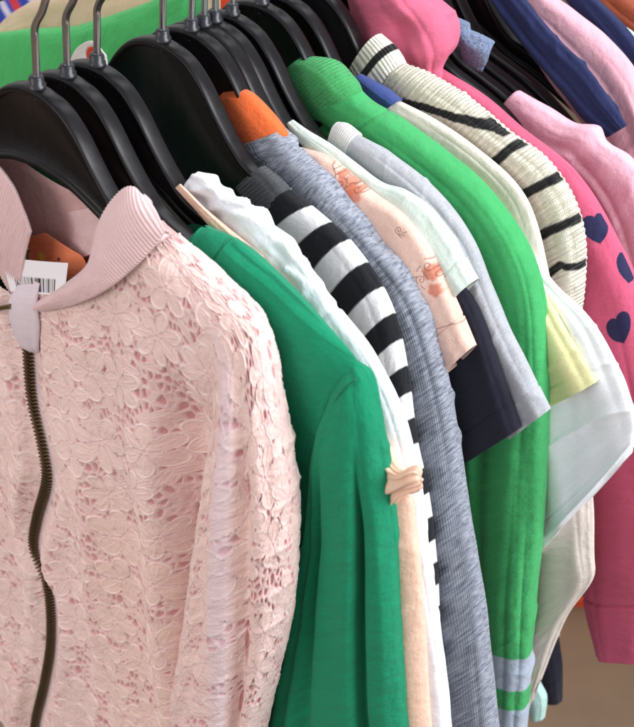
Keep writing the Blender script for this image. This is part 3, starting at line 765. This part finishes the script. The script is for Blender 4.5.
# ============================================================ 12  yellow, 13 white flared, 14 beige
pl, e = garment('yellow_shirt', 'pale yellow top, a corner showing beside the bright green sweatshirt', 'shirt', 15.9)
YE = fabric('yellow_jersey', lin(238, 234, 176), bump=.3)
yr = [(400, 170, 430, 158, .3), (450, 230, 490, 210, .4), (480, 300, 535, 275, .5), (490, 350, 566, 328, .5), (500, 432, 596, 382, .45)]
for mi in (False, True): loft(pl, 'sleeve', yr, YE, e, amp=.16, seed=5, n=200, k=120, mirror=mi, opening=1, hem=[.9, .25])
plain_body(pl, e, YE, 9, -26)
pl, e = garment('white_blouse', 'white blouse with a wide flared sleeve, before the pink heart hoodie', 'blouse', 16.6)
W2 = fabric('white_poplin', lin(246, 249, 253), bump=.2, rough=.7)
w2 = [(420, 180, 450, 170, .3), (470, 240, 505, 225, .4), (495, 275, 548, 276, .5), (500, 330, 592, 320, .6), (508, 390, 615, 366, .65), (516, 440, 627, 398, .62), (528, 500, 634, 425, .58), (541, 552, 630, 455, .5)]
def w2d(PH, V, T, L): return sstep(.3, .9, T)*.22*np.sin(4*PH+1.2)
for mi in (False, True): loft(pl, 'sleeve', w2, W2, e, amp=.2, seed=5, n=260, k=160, mirror=mi, opening=.3, disp=w2d, hem=[1.1])
plain_body(pl, e, W2, 9, -26)
pl, e = garment('beige_shirt', 'beige soft top whose pointed hem hangs below the white blouse', 'shirt', 17.4)
BE = fabric('beige_jersey', lin(220, 208, 198), bump=.3)
be = [(376, 118, 392, 98, .4), (408, 150, 436, 122, .6), (446, 190, 486, 156, .6), (486, 240, 524, 196, .6), (505, 300, 545, 262, .6), (512, 390, 565, 380, .6), (515, 480, 588, 475, .6), (518, 550, 592, 552, .6), (520, 610, 592, 580, .5), (522, 660, 566, 618, .45), (525, 715, 540, 680, .35)]
loft(pl, 'shoulder', [(210, 60, 210, -60, .8), (150, 70, 150, -36, .9), (90, 80, 88, -16, 1), (45, 90, 38, 0, 1), (12, 100, 4, 22, 1), (-15, 130, -26, 60, .9)], fabric('beige_wool', lin(214, 190, 160), bump=.35), e, amp=.18, seed=19, k=140)
for mi in (False,): loft(pl, 'side_panel', be, BE, e, amp=.14, seed=15, n=200, k=140, mirror=mi, opening=1)
BL = fabric('royal_blue', lin(62, 78, 140), bump=.3)
for mi in (False, True): loft(pl, 'neckband', [(352, 84, 360, 74, .3), (366, 100, 380, 86, .5), (382, 116, 400, 100, .5)], BL, e, amp=.04, seed=5, k=80, mirror=mi)

# ============================================================ 15  cream knit with black lines
pl, e = garment('cream_sweater', 'chunky cream ribbed sweater with thin black stripes', 'sweater', 19.2)
def cr_col(U, V, W, PH, VV, L):
    C = np.broadcast_to(lin(240, 233, 214), U.shape+(3,))
    L_ = [([(366, 93), (395, 99), (425, 106), (460, 118), (490, 129), (500, 134)], .21), ([(480, 104), (490, 118), (498, 133)], .2), ([(478, 178), (500, 158), (512, 147), (528, 141)], .24),
          ([(506, 206), (530, 191), (545, 183), (560, 178)], .24), ([(531, 242), (550, 230), (565, 224), (584, 219)], .24), ([(543, 278), (562, 264), (575, 268), (590, 266)], .2), ([(434, 138), (455, 155), (470, 162), (482, 172)], .13),
          ([(396, 60), (404, 62), (412, 70)], .14)]
    for ln, w in L_:
        P = [tuple(pl.uv(x, y, .75)) for x, y in ln]; d = seg_dist(U, V, P)+.02*sn(U, V, 2, 6)
        C = mix(C, lin(26, 25, 27), sstep(w+.05, w-.03, d)*(W > -.1))
    return C
crs = [(372, 100, 398, 62, .7), (396, 122, 428, 74, .9), (430, 148, 466, 98, .95), (466, 178, 506, 130, 1), (492, 208, 547, 160, 1), (514, 244, 574, 202, 1), (524, 280, 584, 248, 1), (528, 315, 582, 298, 1), (530, 370, 572, 355, .9), (530, 440, 560, 430, .8)]
def crd(PH, V, T, L): return .035*np.sin(V*2*math.pi/.33)
for mi in (False, True): loft(pl, 'sleeve', crs, M['attr_knit'], e, amp=.12, seed=5, n=400, k=300, mirror=mi, col=cr_col, disp=crd)
def cc_col(U, V, W, PH, VV, L):
    x = VV/L; C = np.broadcast_to(lin(242, 236, 222), U.shape+(3,))
    return mix(C, lin(26, 25, 27), sstep(.36, .40, x)*sstep(.60, .56, x))
CK = fabric('painted_rib', weave='rib', ribp=.2, bump=.6)
for mi in (False, True): loft(pl, 'neckband', [(352, 74, 378, 34, .8), (362, 88, 392, 48, .95), (374, 104, 402, 64, .9)], CK, e, amp=.03, seed=5, k=160, n=90, mirror=mi, col=cc_col)

# ============================================================ 16  hot pink hoodie with hearts
pl, e = garment('heart_hoodie', 'hot pink hoodie printed with navy hearts and ribbed cuff', 'hoodie', 22)
def hp_col(U, V, W, PH, VV, L):
    C = np.broadcast_to(lin(206, 90, 122), U.shape+(3,))
    X = pl.O-CAM+pl.pt(U, V, W); zz = X@fw; sx = 317+F*(X@rt2)/zz; sy = 363.5-F*(X@up2)/zz
    P3 = np.stack([U, V, W], -1); arc = np.concatenate([np.zeros((U.shape[0], 1)), np.cumsum(np.linalg.norm(np.diff(P3, axis=1), axis=2), 1)], 1)
    front = (PH < math.pi*.95)
    for x, y, r, rot in [(597, 229, .88, -.3), (629, 268, .95, -.55), (620, 330, .9, .1)]:
        if x in (570, 590, 600): continue
        k_ = np.argmin(np.where(front, (sx-x)**2+(sy-y)**2, 1e9)); i_, j_ = divmod(int(k_), U.shape[1])
        dx, dy = -(arc-arc[i_, j_])/r, -(VV-VV[i_, j_])/r
        a, b = dx*math.cos(rot)+dy*math.sin(rot), -dx*math.sin(rot)+dy*math.cos(rot)
        a, b = a*1.18, b*1.1+.1
        a, b = a*1.15, b*1.15; h = (a*a+b*b-1)**3-a*a*b**3; h = np.sign(h)*np.abs(h)**(1/3)
        C = mix(C, lin(40, 38, 74), sstep(.08, -.08, h)*front)
    return C
def hpc(PH, V, T, L): 
    return -.16*np.exp(-((L-V-4.3)/.12)**2)
hp = [(404, 84, 440, 70, .7), (440, 120, 480, 96, .9), (486, 165, 526, 134, 1), (526, 210, 572, 172, 1.1), (552, 270, 610, 232, 1.2), (566, 340, 640, 300, 1.3), (574, 420, 660, 400, 1.3), (580, 500, 668, 490, 1.3), (582, 555, 668, 560, 1.2), (584, 590, 664, 596, 1.05), (598, 652, 652, 658, .95)]
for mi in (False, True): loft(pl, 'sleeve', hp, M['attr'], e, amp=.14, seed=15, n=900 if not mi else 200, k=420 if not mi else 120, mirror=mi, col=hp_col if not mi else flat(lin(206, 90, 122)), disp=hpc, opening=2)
HP = fabric('pink_fleece', lin(216, 106, 136), bump=.35)
def hood_d(PH, V, T, L): return .22*sn(PH*2, V*.8, 61, 1.0)-.35*np.exp(-((V-7.5-.8*np.sin(PH*2))/.35)**2)-.9*np.exp(-((PH-1.2)/.35)**2-((T-.5)/.1)**2)+.3*np.exp(-((T-.55)/.15)**2)
for mi in (False, True): loft(pl, 'hood', [(340, -40, 398, -50, 1.1), (352, -5, 420, -8, 1.4), (364, 32, 440, 16, 1.5), (382, 62, 451, 46, 1.4), (400, 80, 444, 70, 1.0), (425, 98, 462, 84, .8)], HP, e, amp=.2, seed=5, k=160, mirror=mi, disp=hood_d)
plain_body(pl, e, HP, 14, -32, top=[(6, -4.4), (9, -5.8), (14, -7.5)])

# ============================================================ 17  denim dungaree straps on a hanger arm
DN = fabric('denim', lin(150, 170, 198), dark=lin(52, 72, 116), mel=.8, bump=.6, ms=(5, 5, 1))
pl, e = garment('denim_dungarees', 'washed denim straps looped over a hanger arm beside the pink hood', 'dungarees', 25)
for r in ([(448, 12, 474, 22, .2, .4), (449, 20, 478, 32, .38, .7), (453, 33, 479, 46, .3, .6), (458, 44, 478, 56, .12, .3)], [(472, 27, 500, 40, .2, .5), (471, 35, 498, 48, .38, .8), (468, 48, 492, 60, .3, .6), (468, 60, 485, 70, .12, .3)]):
    for mi in (False, True): loft(pl, 'strap', r, DN, e, amp=.04, seed=5, k=100, mirror=mi, opening=.4, hem=[.3])
loft(pl, 'bib', [(-6, -16, 6, -16, .3), (-6.5, -22, 6.5, -22, .4), (-9, -30, 9, -30, .5), (-9, -38, 9, -38, .5)], DN, e, uv_rows=True, k=100)

# ============================================================ 18..21 garments further along
pl, e = garment('light_pink_sweater', 'light pink sweatshirt behind the heart hoodie, neckband rolled', 'sweatshirt', 26)
LP = fabric('light_pink_fleece', lin(236, 184, 200), bump=.35)
lp = [(498, 116, 517, 91, .6), (520, 134, 545, 108, .8), (545, 150, 572, 124, .85), (566, 160, 596, 128, .9), (572, 168, 604, 142, .75), (592, 190, 628, 158, .9), (612, 230, 656, 196, 1), (622, 290, 676, 260, 1.1), (628, 400, 690, 380, 1.1), (630, 520, 695, 520, 1)]
for mi in (False, True): loft(pl, 'sleeve', lp, LP, e, amp=.14, seed=25, n=200, k=140, mirror=mi)
pl, e = garment('navy_sweatshirt', 'navy blue garment lying along a long hanger arm at the upper right', 'sweatshirt', 29)
N2 = fabric('navy_fleece', lin(34, 42, 82), bump=.4)
n2 = [(455, -60, 476, -75, .4), (484, -14, 504, -27, .5), (504, 16, 524, 0, .55), (534, 56, 552, 34, .55), (562, 90, 584, 66, .55), (590, 122, 609, 100, .55), (610, 136, 626, 126, .4)]
for mi in (False, True): loft(pl, 'shoulder', n2, N2, e, amp=.14, seed=25, k=120, mirror=mi)
plain_body(pl, e, N2, 10, -20, t=.4)
pl, e = garment('pale_pink_top', 'pale pink jersey top at the upper right behind the navy garment', 'shirt', 31.5)
PP = fabric('pale_pink_jersey', lin(232, 176, 190), bump=.35)
pp = [(490, -20, 524, -50, .6), (512, 26, 546, -8, .9), (536, 56, 572, 12, .9), (560, 90, 604, 38, 1), (585, 124, 632, 70, 1), (606, 160, 648, 112, 1), (620, 230, 670, 180, 1), (625, 330, 680, 300, 1)]
for mi in (False, True): loft(pl, 'sleeve', pp, PP, e, amp=.16, seed=26, k=140, n=160, mirror=mi)
pl, e = garment('pale_mint_top', 'pale mint top in the far upper right corner', 'shirt', 35)
pm = [(572, 26, 590, 10, .5), (596, 50, 624, 28, .6), (622, 72, 650, 52, .7), (650, 110, 690, 85, .7), (660, 200, 705, 180, .7)]
for mi in (False, True): loft(pl, 'sleeve', pm, MI, e, amp=.1, seed=26, k=120, mirror=mi)
pl, e = garment('dark_jeans_top', 'dark blue garment edge under the pale mint top in the corner', 'shirt', 33.6)
loft(pl, 'sleeve', [(560, -10, 575, -20, .4), (600, 50, 626, 30, .5), (620, 86, 650, 66, .5), (640, 130, 670, 110, .5)], N2, e, amp=.08, seed=26, k=120)
pl, e = garment('rust_jacket', 'rust brown leather look jacket shoulder in the far upper right corner', 'jacket', 40)
RU = fabric('rust_leather', lin(150, 72, 48), bump=.2, rough=.5, sheen=0)
loft(pl, 'sleeve', [(540, -40, 568, -60, .8), (572, -4, 602, -30, 1), (604, 24, 636, 0, 1.1), (640, 56, 672, 30, 1.1), (660, 120, 700, 90, 1.1)], RU, e, amp=.1, seed=26, k=120)

# lower right: what shows under the pointed hem
pl, e = garment('navy_leggings', 'dark navy trouser leg hanging below the beige hem', 'trousers', 20.5)
loft(pl, 'leg', [(545, 560, 572, 560, .5), (538, 610, 556, 610, .6), (535, 640, 556, 640, .7), (536, 665, 560, 668, .7), (545, 699, 561, 702, .5)], NV, e, amp=.05, k=80, opening=1)
pl, e = garment('mint_socks', 'pale mint garment tip hanging lowest beside the green sleeve', 'shirt', 18.6)
loft(pl, 'cuff', [(500, 640, 530, 640, .5), (522, 680, 538, 682, .5), (528, 696, 545, 698, .5), (532, 717, 543, 719, .4)], fabric('aqua_jersey', lin(186, 222, 214)), e, amp=.05, k=80, opening=.8)
pl, e = garment('white_camisole', 'narrow white garment edge hanging behind the beige hem', 'camisole', 24)
loft(pl, 'panel', [(540, 560, 566, 560, .2), (548, 620, 560, 620, .2), (550, 645, 558, 645, .2), (552, 664, 557, 664, .2)], W2, e, amp=.02, k=60)

# ============================================================ hangers (each garment's own)
names = [(0, 40, 'black plastic hanger holding the pink lace jacket, hook leftmost', 0), (1.8, 40, 'black plastic hanger holding the emerald green top', 0), (3.6, 40, 'black plastic hanger holding the white puckered shirt', 0),
         (7.9, 40, 'black plastic hanger holding the black and white striped sweater', 0), (9.9, 40, 'black plastic hanger holding the melange knit with orange lining', 0), (10.8, 40, 'black plastic hanger holding the peach floral tee', 0),
         (11.6, 40, 'black plastic hanger holding the pale mint tee', 0), (12.9, 40, 'black plastic hanger holding the grey melange tee', 0), (15.2, 40, 'black plastic hanger holding the bright green sweatshirt', 0),
         (16.9, 40, 'black plastic hanger between bright green sweatshirt and cream sweater', 0), (19.2, 40, 'black plastic hanger holding the cream striped sweater', 0), (22, 40, 'black plastic hanger under the hot pink hood', 0),
         (25, 40, 'black plastic hanger with washed denim straps looped on it', 0), (26.3, 40, 'black plastic hanger holding the light pink sweatshirt', 0), (27.6, 40, 'slim black hanger arm before the navy garment', 0), (29, 40, 'black plastic hanger under the navy garment', 0), (31.5, 40, 'black plastic hanger holding the pale pink jersey top', 0)]
for a in names: hanger(*a, deep=a[0] in (7.9, 9.9, 10.8, 15.2, 16.9, 19.2))

# the rail above the picture
rail_m = simple('chrome_rail', (.6, .6, .62), .2, metal=1)
d = np.array([P0+Z*.0505-RR*.25-Plane(0).W*.009, P0+Z*.0505+RR*.75-Plane(0).W*.009])
o = grid_mesh('clothes_rail', tube_pts(cr(d, 30), .0115, 24)-d[0], rail_m, None, closed=True, cap=(True, True), loc=d[0]); tag(o, 'chrome rail the hangers hook over, above the picture', 'rail')

# ============================================================ background rack, upper left
def bg_loft(name, label, cat, depth, rows, mat, th=3, seed=1, group=None):
    a = math.radians(8); N = -np.array([math.sin(a), math.cos(a), 0])
    class B(Plane):
        def __init__(s):
            s.md = 0; s.N = N; s.W = np.array([math.cos(a), -math.sin(a), 0]); rr = ray(rows[0][0], rows[0][1]); s.O = CAM+rr*depth/(rr@-N)
    b = B(); e = empty(name, label, cat, b.O, group); return b, e
BG = fabric('background_green', lin(60, 185, 90), bump=.3)
b, e = bg_loft('blue_striped_shirt', 'blue, white and red striped shirt in the upper left corner', 'shirt', 1.25, [(10, 10)], BG)
def bwr(U, Vv, W, PH, V, L):
    x = ((U+Vv*.6)/1.15) % 3; C = np.broadcast_to(lin(52, 72, 170), U.shape+(3,)); C = mix(C, lin(210, 200, 215), sstep(.95, 1.05, x)*sstep(1.65, 1.55, x)); return mix(C, lin(205, 60, 60), sstep(2.0, 2.1, x)*sstep(2.9, 2.8, x))
loft(b, 'shoulder', [(-40, 70, -40, -30, 2), (0, 80, 0, -40, 3), (40, 80, 40, -40, 3), (80, 70, 80, -40, 2)], M['attr'], e, amp=.3, k=200, n=160, col=bwr)
b, e = bg_loft('orange_shirt', 'orange red garment tip between far hangers at the top', 'shirt', 1.0, [(225, 0)], BG)
loft(b, 'shoulder', [(190, 10, 190, -20, 1), (215, 14, 215, -40, 1.5), (240, 16, 240, -40, 1.5), (258, 14, 258, 0, 1)], fabric('orange_red', lin(214, 70, 40)), e, amp=.1, k=60)
b, e = garment('paper_tag', 'small white paper tag with red print sticking up behind the first three hangers', 'tag', 6.0)
def rp(U, V, W, PH, VV, L):
    c = b.uv(94, 57, .1); return mix(np.broadcast_to(lin(215, 210, 205), U.shape+(3,)), lin(196, 62, 40), sstep(.75, .55, np.hypot(U-c[0], (V-c[1])*1.3)))
loft(b, 'card', [(68, 82, 70, 60, .08), (80, 86, 78, 47, .08), (94, 84, 93, 41, .08), (108, 82, 106, 55, .08)], M['attr'], e, amp=.02, k=120, n=90, col=rp)
b, e = garment('hanger_loops', 'two thin white ribbon loops hanging beside the striped sweater neckband', 'ribbon', 8.6)
for k_ in (0, 5):
    P = np.array([b.pt(*b.uv(x, y, .6), .6) for x, y in [(214+k_, 168-k_*.3), (228+k_, 182), (246+k_, 200)]])
    grid_mesh('loop', tube_pts(cr(P, 20), .03*CM, 8), W2, e, closed=True, cap=(True, True))

# ============================================================ floor
n = 60; gx, gy = np.meshgrid(np.linspace(-12, 12, n), np.linspace(-6, 18, n))
fl = simple('brown_floor', lin(118, 96, 74), .75, bump=.3, var=.18, bs=14)
o = grid_mesh('floor', np.stack([gx, gy, 0*gx], -1), fl); o['kind'] = 'structure'
def floor_pt(x, y, z=0): r = ray(x, y); return CAM+r*(z-CAM[2])/r[2]
c = floor_pt(566, 612)
# an orange crate standing on the floor beyond
def box(name, c, sx, sy, sz, mat, parent=None):
    me = bpy.data.meshes.new(name); V = []; 
    import bmesh
    bm = bmesh.new(); bmesh.ops.create_cube(bm, size=1)
    for v in bm.verts: v.co = Vector((c[0]+v.co.x*sx, c[1]+v.co.y*sy, c[2]+(v.co.z+.5)*sz))
    bmesh.ops.bevel(bm, geom=bm.edges[:], offset=min(sx, sy, sz)*.08, segments=2, affect='EDGES')
    bm.to_mesh(me); bm.free(); me.materials.append(mat); o = bpy.data.objects.new(name, me); COL.objects.link(o); o.parent = parent; return o
cr_e = empty('orange_crate', 'orange crate on the brown floor beyond the clothes', 'crate', c)
OM = simple('orange_plastic', lin(200, 72, 34), .45)
box('base', (-.02, .16, 0), .40, .3, .02, OM, cr_e)
for nm, cc, s in (('side', (-.02, .01, .02), (.4, .02, .14)), ('side', (-.02, .31, .02), (.4, .02, .14)), ('side', (-.21, .16, .02), (.02, .28, .14)), ('side', (.17, .16, .02), (.02, .28, .14))):
    box(nm, cc, *s, OM, cr_e)

# ============================================================ light
w = bpy.data.worlds.new('World'); scene.world = w; w.use_nodes = True
bgn = w.node_tree.nodes['Background']; bgn.inputs[0].default_value = (.96, .97, 1.0, 1); bgn.inputs[1].default_value = .7
def area(loc, target, size, power, color):
    l = bpy.data.lights.new('lamp', 'AREA'); l.size = size; l.energy = power; l.color = color
    o = bpy.data.objects.new('lamp', l); COL.objects.link(o); o.location = loc
    o.rotation_euler = (Vector(target)-Vector(loc)).to_track_quat('-Z', 'Y').to_euler()
tgt = P0+RR*.1-Z*.1
area(tuple(tgt+np.array([1.1, -.6, .8])), tgt, .9, 29, (.95, .97, 1))
area(tuple(tgt+np.array([-1.0, -.9, .5])), tgt, .8, 8, (1, .91, .86))
area(tuple(tgt+np.array([.2, .9, 1.3])), tgt, 1.0, 11, (.95, .97, 1))

scene.render.engine = 'CYCLES'
scene.view_settings.view_transform = 'Standard'; scene.view_settings.look = 'None'; scene.view_settings.exposure = 0
